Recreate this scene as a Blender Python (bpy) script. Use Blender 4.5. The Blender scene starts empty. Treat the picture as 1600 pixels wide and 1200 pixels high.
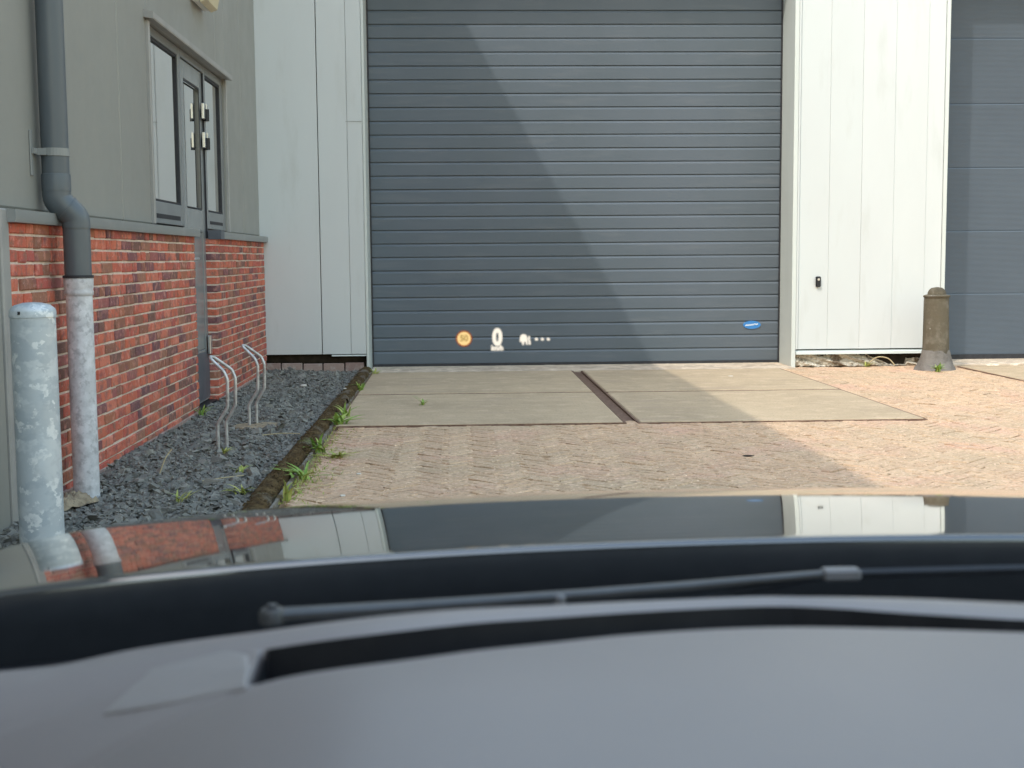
import bpy, math, random
import numpy as np
from mathutils import Vector, Matrix

random.seed(7)
R = math.radians
sc = bpy.context.scene
col = sc.collection

# ------------------------------------------------------------------ helpers
class MB:
    """collects shapes into ONE mesh object"""
    def __init__(self):
        self.v = []; self.f = []; self.uvf = []
    def add(self, vs, fs):
        b = len(self.v)
        self.v += [tuple(p) for p in vs]
        self.f += [tuple(i + b for i in f) for f in fs]
    def box(self, x0, x1, y0, y1, z0, z1):
        self.add([(x0,y0,z0),(x1,y0,z0),(x1,y1,z0),(x0,y1,z0),(x0,y0,z1),(x1,y0,z1),(x1,y1,z1),(x0,y1,z1)],
                 [(3,2,1,0),(4,5,6,7),(0,1,5,4),(1,2,6,5),(2,3,7,6),(3,0,4,7)])
    def bevbox(self, x0, x1, y0, y1, z0, z1, c=.004):
        """box with chamfered edges (each face inset, edges and corners filled)"""
        c = min(c, (x1-x0)*.45, (y1-y0)*.45, (z1-z0)*.45)
        b = len(self.v); X = (x0, x1); Y = (y0, y1); Z = (z0, z1)
        idx = {}
        for ix in (0,1):
            for iy in (0,1):
                for iz in (0,1):
                    sx, sy, sz = (1,-1)[ix], (1,-1)[iy], (1,-1)[iz]
                    p = (X[ix], Y[iy], Z[iz])
                    for ax, q in enumerate(((p[0], p[1]+sy*c, p[2]+sz*c), (p[0]+sx*c, p[1], p[2]+sz*c), (p[0]+sx*c, p[1]+sy*c, p[2]))):
                        idx[(ix,iy,iz,ax)] = len(self.v); self.v.append(q)
        def F(l, n):
            pts = [Vector(self.v[i]) for i in l]
            nn = (pts[1]-pts[0]).cross(pts[2]-pts[0])
            if nn.dot(Vector(n)) < 0: l = l[::-1]
            self.f.append(tuple(l))
        for s in (0,1):
            g = (-1,1)[s]
            F([idx[(s,0,0,0)],idx[(s,1,0,0)],idx[(s,1,1,0)],idx[(s,0,1,0)]], (g,0,0))
            F([idx[(0,s,0,1)],idx[(1,s,0,1)],idx[(1,s,1,1)],idx[(0,s,1,1)]], (0,g,0))
            F([idx[(0,0,s,2)],idx[(1,0,s,2)],idx[(1,1,s,2)],idx[(0,1,s,2)]], (0,0,g))
        for a in (0,1):
            for d in (0,1):
                ga, gd = (-1,1)[a], (-1,1)[d]
                F([idx[(a,d,0,0)],idx[(a,d,1,0)],idx[(a,d,1,1)],idx[(a,d,0,1)]], (ga,gd,0))
                F([idx[(a,0,d,0)],idx[(a,1,d,0)],idx[(a,1,d,2)],idx[(a,0,d,2)]], (ga,0,gd))
                F([idx[(0,a,d,1)],idx[(1,a,d,1)],idx[(1,a,d,2)],idx[(0,a,d,2)]], (0,ga,gd))
        for ix in (0,1):
            for iy in (0,1):
                for iz in (0,1):
                    F([idx[(ix,iy,iz,k)] for k in (0,1,2)], ((-1,1)[ix],(-1,1)[iy],(-1,1)[iz]))
    def tube(self, pts, r, n=12, caps=True):
        pts = [Vector(p) for p in pts]
        rs = r if isinstance(r, (list, tuple)) else [r]*len(pts)
        t0 = (pts[1]-pts[0]).normalized()
        up = Vector((0,0,1)) if abs(t0.z) < .9 else Vector((0,1,0))
        nrm = t0.cross(up).normalized()
        b = len(self.v)
        for i, p in enumerate(pts):
            t = (pts[min(i+1,len(pts)-1)]-pts[max(i-1,0)]).normalized()
            nrm = (nrm - t*nrm.dot(t)).normalized()
            bn = t.cross(nrm)
            for k in range(n):
                a = 2*math.pi*k/n
                self.v.append(tuple(p + (nrm*math.cos(a)+bn*math.sin(a))*rs[i]))
        for i in range(len(pts)-1):
            for k in range(n):
                k2 = (k+1) % n
                self.f.append((b+i*n+k, b+i*n+k2, b+(i+1)*n+k2, b+(i+1)*n+k))
        if caps:
            self.f.append(tuple(b+k for k in range(n))[::-1])
            self.f.append(tuple(b+(len(pts)-1)*n+k for k in range(n)))
    def lathe(self, cx, cy, prof, n=32, wob=None):
        b = len(self.v)
        for (r, z) in prof:
            for k in range(n):
                a = 2*math.pi*k/n
                rr = r*(wob(a, z) if wob else 1)
                self.v.append((cx+rr*math.cos(a), cy+rr*math.sin(a), z))
        for i in range(len(prof)-1):
            for k in range(n):
                k2 = (k+1) % n
                self.f.append((b+i*n+k, b+i*n+k2, b+(i+1)*n+k2, b+(i+1)*n+k))
        self.f.append(tuple(b+(len(prof)-1)*n+k for k in range(n)))
    def prism(self, poly, axis, a0, a1):
        """poly: 2D points; extruded along axis x/y/z from a0 to a1"""
        def P(p, a):
            return {'x': (a, p[0], p[1]), 'y': (p[0], a, p[1]), 'z': (p[0], p[1], a)}[axis]
        n = len(poly)
        self.add([P(p, a0) for p in poly] + [P(p, a1) for p in poly],
                 [tuple(range(n))[::-1], tuple(range(n, 2*n))] + [(i, (i+1) % n, n+(i+1) % n, n+i) for i in range(n)])
    def grid(self, rows):
        """rows: list of equal-length lists of points"""
        b = len(self.v); m = len(rows[0])
        for r in rows: self.v += [tuple(p) for p in r]
        for i in range(len(rows)-1):
            for j in range(m-1):
                self.f.append((b+i*m+j, b+i*m+j+1, b+(i+1)*m+j+1, b+(i+1)*m+j))
    def build(self, name, m, parent=None, smooth=False, fix=True, angle=35):
        me = bpy.data.meshes.new(name)
        me.from_pydata(self.v, [], self.f); me.update()
        if fix:
            import bmesh
            bm = bmesh.new(); bm.from_mesh(me)
            bmesh.ops.recalc_face_normals(bm, faces=bm.faces); bm.to_mesh(me); bm.free()
        if smooth:
            for p in me.polygons: p.use_smooth = True
            me.set_sharp_from_angle(angle=R(angle))
        o = bpy.data.objects.new(name, me); col.objects.link(o)
        if m: me.materials.append(m)
        if parent:
            o.parent = parent
            o.matrix_parent_inverse = Matrix.Translation(-parent.location)
        return o

def tag(o, label=None, cat=None, group=None, kind=None):
    if label: o['label'] = label
    if cat: o['category'] = cat
    if group: o['group'] = group
    if kind: o['kind'] = kind
    return o

def thing(name, label, cat, loc=(0,0,0), group=None):
    o = bpy.data.objects.new(name, None); o.empty_display_size = .1
    o.location = loc; col.objects.link(o)
    return tag(o, label, cat, group)

def copy_tree(src, parent=None):
    c = src.copy(); col.objects.link(c)
    if parent: c.parent = parent
    for ch in src.children: copy_tree(ch, c)
    return c

def fillet(pts, r=.03, n=5):
    pts = [Vector(p) for p in pts]; out = [pts[0]]
    for i in range(1, len(pts)-1):
        a, b, c = pts[i-1], pts[i], pts[i+1]
        d1 = min(r, (a-b).length*.48); d2 = min(r, (c-b).length*.48)
        p = b+(a-b).normalized()*d1; q = b+(c-b).normalized()*d2
        for k in range(n+1):
            t = k/n; out.append(p*(1-t)**2 + b*2*t*(1-t) + q*t*t)
    out.append(pts[-1]); return out

# ------------------------------------------------------------------ materials
def mat(name, c, rough=.5, spec=.5, metal=0, var=None, island=None, bump=None, coat=0, rvar=None, streak=None, spots=None):
    """var=(colour2, scale, lo, hi[, stretch]) noise blend; island=[colours] per-island random ramp; bump=[(scale, strength, stretch)]"""
    m = bpy.data.materials.new(name); m.use_nodes = True
    nt = m.node_tree; N = nt.nodes; L = nt.links
    p = N['Principled BSDF']
    p.inputs['Roughness'].default_value = rough; p.inputs['Metallic'].default_value = metal
    p.inputs['Specular IOR Level'].default_value = spec; p.inputs['Coat Weight'].default_value = coat
    p.inputs['Coat Roughness'].default_value = .03
    tc = N.new('ShaderNodeTexCoord')
    def coord(stretch):
        if not stretch: return tc.outputs['Object']
        mp = N.new('ShaderNodeMapping'); mp.inputs['Scale'].default_value = stretch
        L.new(tc.outputs['Object'], mp.inputs['Vector']); return mp.outputs['Vector']
    def noise(scale, stretch=None, detail=5, rough_=.6):
        n = N.new('ShaderNodeTexNoise'); n.inputs['Scale'].default_value = scale
        n.inputs['Detail'].default_value = detail; n.inputs['Roughness'].default_value = rough_
        L.new(coord(stretch), n.inputs['Vector']); return n.outputs['Fac']
    def ramp(fac, lo, hi):
        r = N.new('ShaderNodeMapRange'); r.inputs['From Min'].default_value = lo; r.inputs['From Max'].default_value = hi
        L.new(fac, r.inputs['Value']); return r.outputs['Result']
    def mix(fac, a, b, mode='MIX'):
        x = N.new('ShaderNodeMix'); x.data_type = 'RGBA'; x.blend_type = mode
        for s, val in ((x.inputs['Factor'], fac), (x.inputs['A'], a), (x.inputs['B'], b)):
            if isinstance(val, (int, float)): s.default_value = val
            elif isinstance(val, tuple): s.default_value = (*val[:3], 1)
            else: L.new(val, s)
        return x.outputs['Result']
    cur = tuple(c)
    if island:
        g = N.new('ShaderNodeNewGeometry'); cr = N.new('ShaderNodeValToRGB')
        cr.color_ramp.interpolation = 'CONSTANT' if len(island) > 4 else 'LINEAR'
        el = cr.color_ramp.elements
        while len(el) < len(island): el.new(.5)
        for i, cc in enumerate(island):
            el[i].position = i/len(island); 
        for i, cc in enumerate(island):
            el[i].color = (*cc, 1)
        L.new(g.outputs['Random Per Island'], cr.inputs['Fac']); cur = cr.outputs['Color']
    for vv in (var if isinstance(var, list) else [var] if var else []):
        c2, s, lo, hi = vv[:4]; st = vv[4] if len(vv) > 4 else None
        cur = mix(ramp(noise(s, st), lo, hi), cur, tuple(c2))
    if spots:
        c2, s, thr, st = spots
        vo = N.new('ShaderNodeTexVoronoi'); vo.inputs['Scale'].default_value = s
        L.new(coord(st), vo.inputs['Vector'])
        cur = mix(ramp(vo.outputs['Distance'], thr, thr*.6), cur, tuple(c2))
    if isinstance(cur, tuple): p.inputs['Base Color'].default_value = (*cur, 1)
    else: L.new(cur, p.inputs['Base Color'])
    if rvar:
        s, a, b = rvar; r = N.new('ShaderNodeMapRange')
        r.inputs['From Min'].default_value = .3; r.inputs['From Max'].default_value = .7
        r.inputs['To Min'].default_value = a; r.inputs['To Max'].default_value = b
        L.new(noise(s), r.inputs['Value']); L.new(r.outputs['Result'], p.inputs['Roughness'])
    prev = None
    for (s, st, sx) in (bump or []):
        b = N.new('ShaderNodeBump'); b.inputs['Strength'].default_value = st; b.inputs['Distance'].default_value = .01
        L.new(noise(s, sx), b.inputs['Height'])
        if prev: L.new(prev, b.inputs['Normal'])
        prev = b.outputs['Normal']
    if prev: L.new(prev, p.inputs['Normal'])
    return m

def emit(name, c, s):
    m = bpy.data.materials.new(name); m.use_nodes = True; N = m.node_tree.nodes; N.clear()
    e = N.new('ShaderNodeEmission'); e.inputs[0].default_value = (*c, 1); e.inputs[1].default_value = s
    o = N.new('ShaderNodeOutputMaterial'); m.node_tree.links.new(e.outputs[0], o.inputs[0]); return m

def glass(name, tint, refl):
    m = bpy.data.materials.new(name); m.use_nodes = True; N = m.node_tree.nodes; L = m.node_tree.links; N.clear()
    t = N.new('ShaderNodeBsdfTransparent'); t.inputs[0].default_value = (*tint, 1)
    g = N.new('ShaderNodeBsdfGlossy'); g.inputs['Roughness'].default_value = .02
    fr = N.new('ShaderNodeFresnel'); fr.inputs[0].default_value = 1.5
    mu = N.new('ShaderNodeMath'); mu.operation = 'MULTIPLY'; mu.inputs[1].default_value = refl; mu.use_clamp = True
    mx = N.new('ShaderNodeMixShader'); o = N.new('ShaderNodeOutputMaterial')
    L.new(fr.outputs[0], mu.inputs[0]); L.new(mu.outputs[0], mx.inputs[0]); L.new(t.outputs[0], mx.inputs[1]); L.new(g.outputs[0], mx.inputs[2]); L.new(mx.outputs[0], o.inputs[0])
    return m

M = {}
M['paver'] = mat('clay_paver', (.613,.416,.258), .85, .3, island=[(.596,.401,.253),(.645,.442,.284),(.559,.374,.242),(.677,.473,.309)],
                 var=[((.505,.391,.258), .9, .45, .75), ((.645,.401,.284), 1.7, .52, .7), ((.387,.265,.170), 28, .52, .68), ((.838,.634,.453), 34, .54, .70), ((.301,.208,.139), 75, .58, .70), ((.903,.728,.557), 90, .60, .70)], bump=[(160, .6, None), (45, .7, None)])
M['joint'] = mat('joint_sand', (.331,.221,.132), .95, .2, var=((.428,.294,.182), 12, .4, .7), bump=[(120, .6, None)])
M['slab'] = mat('concrete_slab', (.517,.400,.265), .9, .3, var=[((.419,.323,.214), 1.6, .4, .7), ((.606,.474,.324), 6, .5, .75), ((.446,.339,.240), 2.2, .55, .68, (.5,3,1)), ((.339,.263,.174), 60, .55, .70), ((.750,.581,.401), 90, .60, .72)], bump=[(220, .4, None), (14, .25, None)])
M['steel_edge'] = mat('rusty_edge', (.142,.085,.061), .85, .3, var=((.247,.162,.114), 30, .4, .7), bump=[(80, .5, None)])
M['threshold'] = mat('threshold_concrete', (.634,.521,.396), .9, .3, var=[((.456,.366,.274), 5, .4, .6), ((.909,.780,.627), 9, .56, .62, (1,3,1))], bump=[(90, .5, None)])
M['brick'] = mat('brick', (.464,.104,.068), .88, .3, island=[(0.360,0.170,0.110),(0.500,0.117,0.084),(0.229,0.094,0.100),(0.647,0.207,0.136),(0.625,0.177,0.106),(0.574,0.155,0.094),(0.553,0.145,0.094),(0.584,0.159,0.094),(0.522,0.126,0.089),(0.563,0.140,0.089),(0.410,0.155,0.090),(0.470,0.117,0.094),(0.300,0.130,0.085),(0.200,0.105,0.085),(0.606,0.187,0.118),(0.177,0.085,0.094),(0.355,0.122,0.113)],
                 var=[((.765,.353,.282), 16, .52, .78), ((.254,.104,.107), 8, .53, .72, (1,1,1.6)), ((.30,.15,.11), 21, .52, .68), ((.719,.499,.509), 60, .62, .8)], bump=[(55, .8, None), (190, .4, None)])
M['mortar'] = mat('mortar', (.792,.673,.584), .95, .2, var=((.581,.483,.412), 14, .4, .7), bump=[(130, .6, None)])
M['plinth_brick'] = mat('dusty_brick', (.33,.235,.20), .9, .3, island=[(.33,.235,.205),(.38,.29,.25),(.29,.20,.175),(.36,.27,.24)], var=((.46,.40,.35), 18, .5, .75), bump=[(90, .7, None)])
M['grey_clad'] = mat('grey_cladding', (.281,.283,.257), .42, .5, var=[((.259,.260,.240), .7, .35, .7, (1,1,.35)), ((.301,.291,.267), 2, .6, .85, (1,3,.2))], bump=[(1.3, .05, (1,1,.4))], rvar=(3, .36, .5))
M['coping'] = mat('coping_metal', (.240,.253,.248), .4, .5, var=((.288,.293,.286), 4, .5, .7), bump=[(5, .05, None)])
M['coping_dark'] = mat('dark_coping', (.075,.085,.105), .45, .5, var=((.11,.12,.14), 8, .4, .7))
M['trim_grey'] = mat('grey_trim', (.345,.339,.322), .4, .5, var=((.287,.287,.276), 6, .4, .7))
M['frame'] = mat('window_frame', (.184,.196,.201), .35, .5, var=((.218,.230,.236), 5, .4, .7))
M['gasket'] = mat('black_rubber', (.022,.023,.028), .6, .4, var=((.035,.036,.042), 20, .4, .7))
M['doorleaf'] = mat('door_leaf', (.220,.237,.242), .25, .5, var=((.187,.204,.209), 4, .4, .7))
M['curtain'] = mat('pale_curtain', (.80,.82,.81), .8, .2, var=((.60,.62,.615), 6, .4, .7, (1,8,.2)))
M['white_clad'] = mat('white_cladding', (.685,.698,.702), .42, .5, island=[(.602,.636,.637),(.622,.651,.652),(.588,.625,.624)], var=[((.573,.603,.603), 1.2, .45, .75, (1,1,.4)), ((.529,.555,.542), 4, .56, .80, (1.5,1,.3))], bump=[(1.6, .10, (1,1,.5)), (7, .03, None)], rvar=(2, .5, .62))
M['white_clad_shade'] = M['white_clad']
M['white_trim'] = mat('white_trim', (.597,.641,.617), .4, .5, var=((.548,.588,.563), 3, .45, .8, (1,1,.3)), bump=[(4, .05, None)])
M['door1'] = mat('anthracite_door', (.109,.133,.160), .48, .3, var=[((.097,.121,.143), 1.1, .4, .7), ((.142,.160,.181), 6, .55, .85, (.25,1,2))], bump=[(3, .03, None)], rvar=(2.5, .42, .55))
M['door2'] = mat('slate_blue_door', (.083,.106,.133), .42, .5, var=((.075,.096,.122), 1.2, .4, .7), rvar=(2, .36, .5))
M['groove'] = mat('door_groove', (.025,.03,.037), .6, .4, var=((.035,.04,.047), 5, .4, .7))
M['black'] = mat('black_plastic', (.012,.013,.016), .5, .4, var=((.02,.021,.024), 30, .4, .7))
M['pvc'] = mat('grey_pvc', (.089,.107,.122), .38, .5, var=[((.114,.132,.143), 5, .5, .75, (1,1,.3)), ((.214,.221,.214), 22, .70, .78)], bump=[(20, .05, None)])
M['galv'] = mat('galvanised', (.490,.543,.576), .45, .5, metal=.15, var=[((.593,.639,.663), 4.5, .48, .52, (1.3,1.3,1.7)), ((.433,.490,.530), 7, .53, .57, (1,1,1.5)), ((.730,.763,.772), 13, .565, .60, (1.3,1.3,1.5)), ((.513,.559,.586), 30, .5, .7)], bump=[(18, .12, (1,1,2))], rvar=(9, .32, .55))
M['galv2'] = mat('weathered_zinc', (.546,.559,.583), .55, .5, metal=.1, var=[((.690,.702,.731), 18, .45, .62), ((.401,.411,.435), 30, .52, .66)], bump=[(60, .2, None)])
M['rack_steel'] = mat('rack_steel', (.55,.56,.56), .38, .5, metal=.45, var=((.30,.30,.30), 25, .45, .7), bump=[(60, .1, None)])
M['chrome'] = mat('brushed_steel', (.66,.67,.68), .3, .5, metal=.8, var=((.55,.56,.57), 20, .4, .7))
M['conc_bollard'] = mat('old_concrete', (.130,.113,.082), .95, .2, var=[((.191,.171,.137), 9, .5, .66), ((.075,.065,.048), 6, .52, .68, (1,1,.5)), ((.342,.328,.294), 22, .66, .70)], bump=[(60, .9, None), (180, .5, None)])
M['mortar_grey'] = mat('grey_mortar', (.203,.191,.176), .95, .2, var=((.143,.131,.120), 14, .4, .65), bump=[(70, .8, None)])
M['rubble'] = mat('crumbling_concrete', (.504,.462,.384), .95, .2, var=[((.720,.684,.600), 12, .5, .64), ((.192,.150,.108), 8, .54, .64)], bump=[(30, 1, None), (110, .7, None)])
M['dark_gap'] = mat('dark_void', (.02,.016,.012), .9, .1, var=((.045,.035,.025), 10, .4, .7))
M['slate'] = mat('slate_chip', (.176,.171,.151), .7, .4, island=[(.117,.115,.102),(.176,.171,.151),(.247,.239,.206),(.147,.144,.128)], var=((.342,.327,.277), 40, .6, .78), bump=[(120, .4, None)])
M['soil'] = mat('dark_soil', (.065,.065,.065), .95, .2, var=((.078,.072,.065), 30, .4, .7), bump=[(90, .7, None)])
M['moss'] = mat('brown_moss', (.090,.058,.026), .95, .15, var=[((.155,.110,.053), 20, .45, .65), ((.045,.031,.016), 38, .5, .64), ((.122,.122,.041), 6, .60, .72), ((.212,.192,.163), 3, .56, .68)], bump=[(70, 1, None), (170, .8, None)])
M['kerb'] = mat('kerb_concrete', (.23,.21,.175), .95, .2, var=[((.11,.08,.04), 7, .46, .58), ((.30,.285,.25), 24, .5, .7)], bump=[(80, .7, None)])
M['sand'] = mat('sandy_mortar', (.391,.323,.221), .95, .2, var=((.264,.212,.145), 25, .42, .62), bump=[(45, 1, None), (140, .7, None)])
M['weed'] = mat('weed_green', (.207,.345,.069), .6, .3, island=[(.159,.290,.055),(.248,.400,.083),(.373,.469,.110),(.193,.331,.069)], var=((.428,.469,.152), 20, .55, .75))
M['weed_dry'] = mat('weed_yellow', (.408,.420,.108), .6, .3, island=[(.372,.420,.096),(.480,.468,.144),(.276,.360,.084)], var=((.432,.396,.144), 20, .55, .75))
M['straw'] = mat('straw', (.48,.40,.24), .8, .3, var=((.36,.29,.17), 30, .4, .7))
M['pebble'] = mat('pale_stone', (.72,.68,.60), .8, .3, var=((.55,.5,.42), 40, .4, .7))
M['leaf'] = mat('dark_leaf', (.03,.025,.02), .8, .2, var=((.05,.04,.03), 40, .4, .7))
M['lamp_body'] = mat('cream_plastic', (.62,.55,.36), .45, .5, var=((.54,.47,.30), 8, .4, .7))
M['lamp_face'] = mat('white_plastic', (.78,.77,.72), .35, .5, var=((.72,.7,.64), 8, .4, .7))
M['paint'] = mat('dark_car_paint', (.10,.105,.11), .05, .6, metal=.85, var=((.11,.116,.122), 300, .4, .7), coat=1, rvar=(35, .03, .09))
M['cowl'] = mat('cowl_plastic', (.017,.019,.024), .5, .4, var=((.024,.026,.03), 50, .4, .7), bump=[(200, .1, None)])
M['seal'] = mat('dark_seal', (.03,.034,.04), .35, .5, var=((.036,.04,.046), 40, .4, .7))
M['wiper'] = mat('wiper_metal', (.056,.056,.056), .38, .5, var=((.076,.076,.076), 30, .4, .7))
M['wiper_light'] = mat('wiper_connector', (.19,.19,.195), .45, .5, var=((.16,.16,.165), 30, .4, .7))
M['dash'] = mat('dash_plastic', (.265,.237,.226), .42, .95, var=((.246,.222,.213), 3, .4, .7), bump=[(500, .12, None)])
M['dash_light'] = mat('dash_reflection', (.306,.284,.271), .36, .95, var=((.293,.272,.261), 3, .4, .7), bump=[(500, .12, None)])  # lighter dash tone, a reflection put into the colour
M['blue'] = mat('badge_blue', (.03,.19,.50), .35, .5, var=((.035,.23,.58), 30, .4, .7))
M['badge_white'] = mat('badge_white', (.75,.82,.88), .4, .5, var=((.7,.77,.84), 30, .4, .7))
M['screen'] = bpy.data.materials.new('clear_windscreen'); M['screen'].use_nodes = True
_n = M['screen'].node_tree; _n.nodes.clear(); _t = _n.nodes.new('ShaderNodeBsdfTransparent'); _o = _n.nodes.new('ShaderNodeOutputMaterial'); _n.links.new(_t.outputs[0], _o.inputs[0])
M['pane'] = glass('window_glass', (.86,.89,.88), 3.4)
M['hud_white'] = emit('hud_white', (1.0,.92,.78), .43)
M['hud_yellow'] = emit('hud_amber', (1.0,.70,.30), .42)
M['hud_red'] = emit('hud_red', (.60,.13,.03), .22)
M['hud_dark'] = emit('hud_brown', (.62,.44,.14), .27)

# ------------------------------------------------------------------ key dimensions (metres)
WX = -1.88          # brick face of the grey building
CX = -1.92          # its metal cladding
FY = 12.97          # face of the white facade
DY = 13.45          # plane of the two sectional doors
ROOF = 7.1

# ------------------------------------------------------------------ ground
g = MB(); g.add([(-200,-200,-.02),(200,-200,-.02),(200,200,-.02),(-200,200,-.02)], [(0,1,2,3)])
tag(g.build('ground', M['joint'], fix=False), 'sandy ground under the block paving', kind='structure')

SLAB = (-.835, 3.185, 8.655, 12.70)       # two by two concrete slabs
RSLAB = (4.95, 6.95, 10.67, 12.70)
def herring(n=3, u=.0665, w=.2, gap=.0042):
    mb = MB(); rnd = random.Random(3)
    ang = R(45); ca, sa = math.cos(ang), math.sin(ang)
    x0, x1, y0, y1 = -.84, 8.6, 4.2, 12.99
    cx, cy = 3.9, 8.47; span = 104
    def ok(X, Y):
        if not (x0 < X < x1 and y0 < Y < y1): return False
        
        
        return True
    def put(a0, a1, b0, b1):
        am, bm_ = (a0+a1)/2, (b0+b1)/2
        X, Y = cx+ca*am-sa*bm_, cy+sa*am+ca*bm_
        if not ok(X, Y): return
        cs = [(cx+ca*p-sa*q, cy+sa*p+ca*q) for p in (a0, a1) for q in (b0, b1)]
        if any(all(s0 < P_[0] < s1 and t0 < P_[1] < t1 for P_ in cs) for (s0, s1, t0, t1) in ((SLAB[0]-.4, 3.17, 8.668, 13.4), (4.965, 6.955, 10.685, 13.4), (4.91, 9.3, 12.81, 13.4))): return
        a0 += gap/2; b0 += gap/2; a1 -= gap/2; b1 -= gap/2
        c = .005
        dz = rnd.gauss(0, .0016) - .001
        if not SLAB[0] < X < 3.3 or not 8.5 < Y: dz += .006*math.sin(X*1.7+Y*.6)*math.sin(Y*1.3)
        ta, tb = rnd.gauss(0, .007), rnd.gauss(0, .017)
        hd = .006
        def P(a, b, z):
            zz = z + dz + ta*(a-am) + tb*(b-bm_)
            ja, jb = rnd.gauss(0, .0022), rnd.gauss(0, .0022)
            return (cx+ca*(a+ja)-sa*(b+jb), cy+sa*(a+ja)+ca*(b+jb), zz)
        vs = [P(a0,b0,-hd-.02),P(a1,b0,-hd-.02),P(a1,b1,-hd-.02),P(a0,b1,-hd-.02),
              P(a0,b0,-hd),P(a1,b0,-hd),P(a1,b1,-hd),P(a0,b1,-hd),
              P(a0+c,b0+c,0),P(a1-c,b0+c,0),P(a1-c,b1-c,0),P(a0+c,b1-c,0)]
        fs = [(8,9,10,11)]
        for k in range(4):
            k2 = (k+1) % 4
            fs += [(k,k2,4+k2,4+k),(4+k,4+k2,8+k2,8+k)]
        mb.add(vs, fs)
    for X in range(-span, span):
        for Y in range(-span, span):
            d = (X-Y) % (2*n)
            if d == 0: put(X*u, (X+n)*u, Y*u, (Y+1)*u)
            if d == 2*n-1: put(X*u, (X+1)*u, Y*u, (Y+n)*u)
    return mb
tag(herring().build('paving', M['paver'], fix=False), 'pinkish clay block paving laid in diagonal herringbone', kind='structure')

# concrete slabs with rusty steel edging
def slab(x0, x1, y0, y1, label, dz=0):
    mb = MB(); mb.bevbox(x0, x1, y0, y1, -.10, .013+dz, .008)
    o = mb.build('concrete_slab', M['slab'])
    tag(o, label, 'slab', 'concrete slabs in front of the doors', 'structure')
    e = MB(); t = .016
    e.box(x0-t, x0-.001, y0-t, y1+t, -.09, .009+dz); e.box(x1+.001, x1+t, y0-t, y1+t, -.09, .009+dz)
    e.box(x0-.001, x1+.001, y0-t, y0-.001, -.09, .0095+dz); e.box(x0-.001, x1+.001, y1+.001, y1+t, -.09, .0095+dz)
    e.build('steel_edge', M['steel_edge'], o)
slab(-.82, 1.115, 8.672, 10.615, 'concrete slab nearest the car on the side of the gravel bed')
slab(-.82, 1.115, 10.665, 12.685, 'concrete slab against the ribbed door beside the mossy kerb', .002)
slab(1.225, 3.165, 8.672, 10.615, 'concrete slab nearest the car, its corner in full sun', -.002)
slab(1.225, 3.165, 10.665, 12.685, 'concrete slab against the ribbed door on the sunny pillar side')
slab(4.97, 6.95, 10.69, 12.685, 'concrete slab in front of the slate blue door')
j = MB(); j.box(1.133, 1.207, 8.64, 12.71, -.1, -.006); j.box(-.84, 1.132, 10.633, 10.647, -.1, -.012); j.box(1.208, 3.19, 10.633, 10.647, -.1, -.012)
tag(j.build('soil_joint', M['steel_edge']), 'dark brown soil joint between the concrete slabs', 'joint', kind='structure')
# strip of pavers between slabs and threshold
# thin weathered concrete strip behind slabs is part of the warehouse (threshold)

# gravel bed
bed = MB(); bed.add([(-1.95,3.5,-.012),(-.93,3.5,-.012),(-.93,13.05,-.012),(-1.95,13.05,-.012)], [(0,1,2,3)])
tag(bed.build('planting_bed', M['soil'], fix=False), 'dark soil bed under the slate chippings', kind='structure')
def chips(n, x0, x1, y0, y1, seed):
    rng = np.random.default_rng(seed); mb = MB()
    base = np.array([(-1,-1,-1),(1,-1,-1),(1,1,-1),(-1,1,-1),(-1,-1,1),(1,-1,1),(1,1,1),(-1,1,1)], float)*.5
    fs = [(3,2,1,0),(4,5,6,7),(0,1,5,4),(1,2,6,5),(2,3,7,6),(3,0,4,7)]
    for i in range(n):
        s = rng.lognormal(0, .38)*.0175
        p = base + rng.uniform(-.22, .22, (8,3)); p[4:,:2] *= rng.uniform(.45, .9)
        p *= np.array([s*rng.uniform(1.1,1.9), s*rng.uniform(.7,1.2), s*rng.uniform(.3,.7)])
        a = rng.uniform(0, 2*math.pi); tx, ty = rng.normal(0, .38, 2)
        Rz = np.array([[math.cos(a),-math.sin(a),0],[math.sin(a),math.cos(a),0],[0,0,1]])
        Rx = np.array([[1,0,0],[0,math.cos(tx),-math.sin(tx)],[0,math.sin(tx),math.cos(tx)]])
        Ry = np.array([[math.cos(ty),0,math.sin(ty)],[0,1,0],[-math.sin(ty),0,math.cos(ty)]])
        x, y = rng.uniform(x0, x1), rng.uniform(y0, y1)
        z = -.004 + abs(rng.normal(0, .010)) + .012*math.sin(x*5+1)*math.sin(y*2.3)
        q = p @ (Rz @ Rx @ Ry).T + np.array([x, y, z])
        mb.add(q.tolist(), fs)
    return mb
tag(chips(24000, -1.88, -.965, 4.6, 12.99, 5).build('slate_gravel', M['slate'], fix=False), 'dark grey slate chippings in the bed along the brick wall', kind='stuff')

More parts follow.
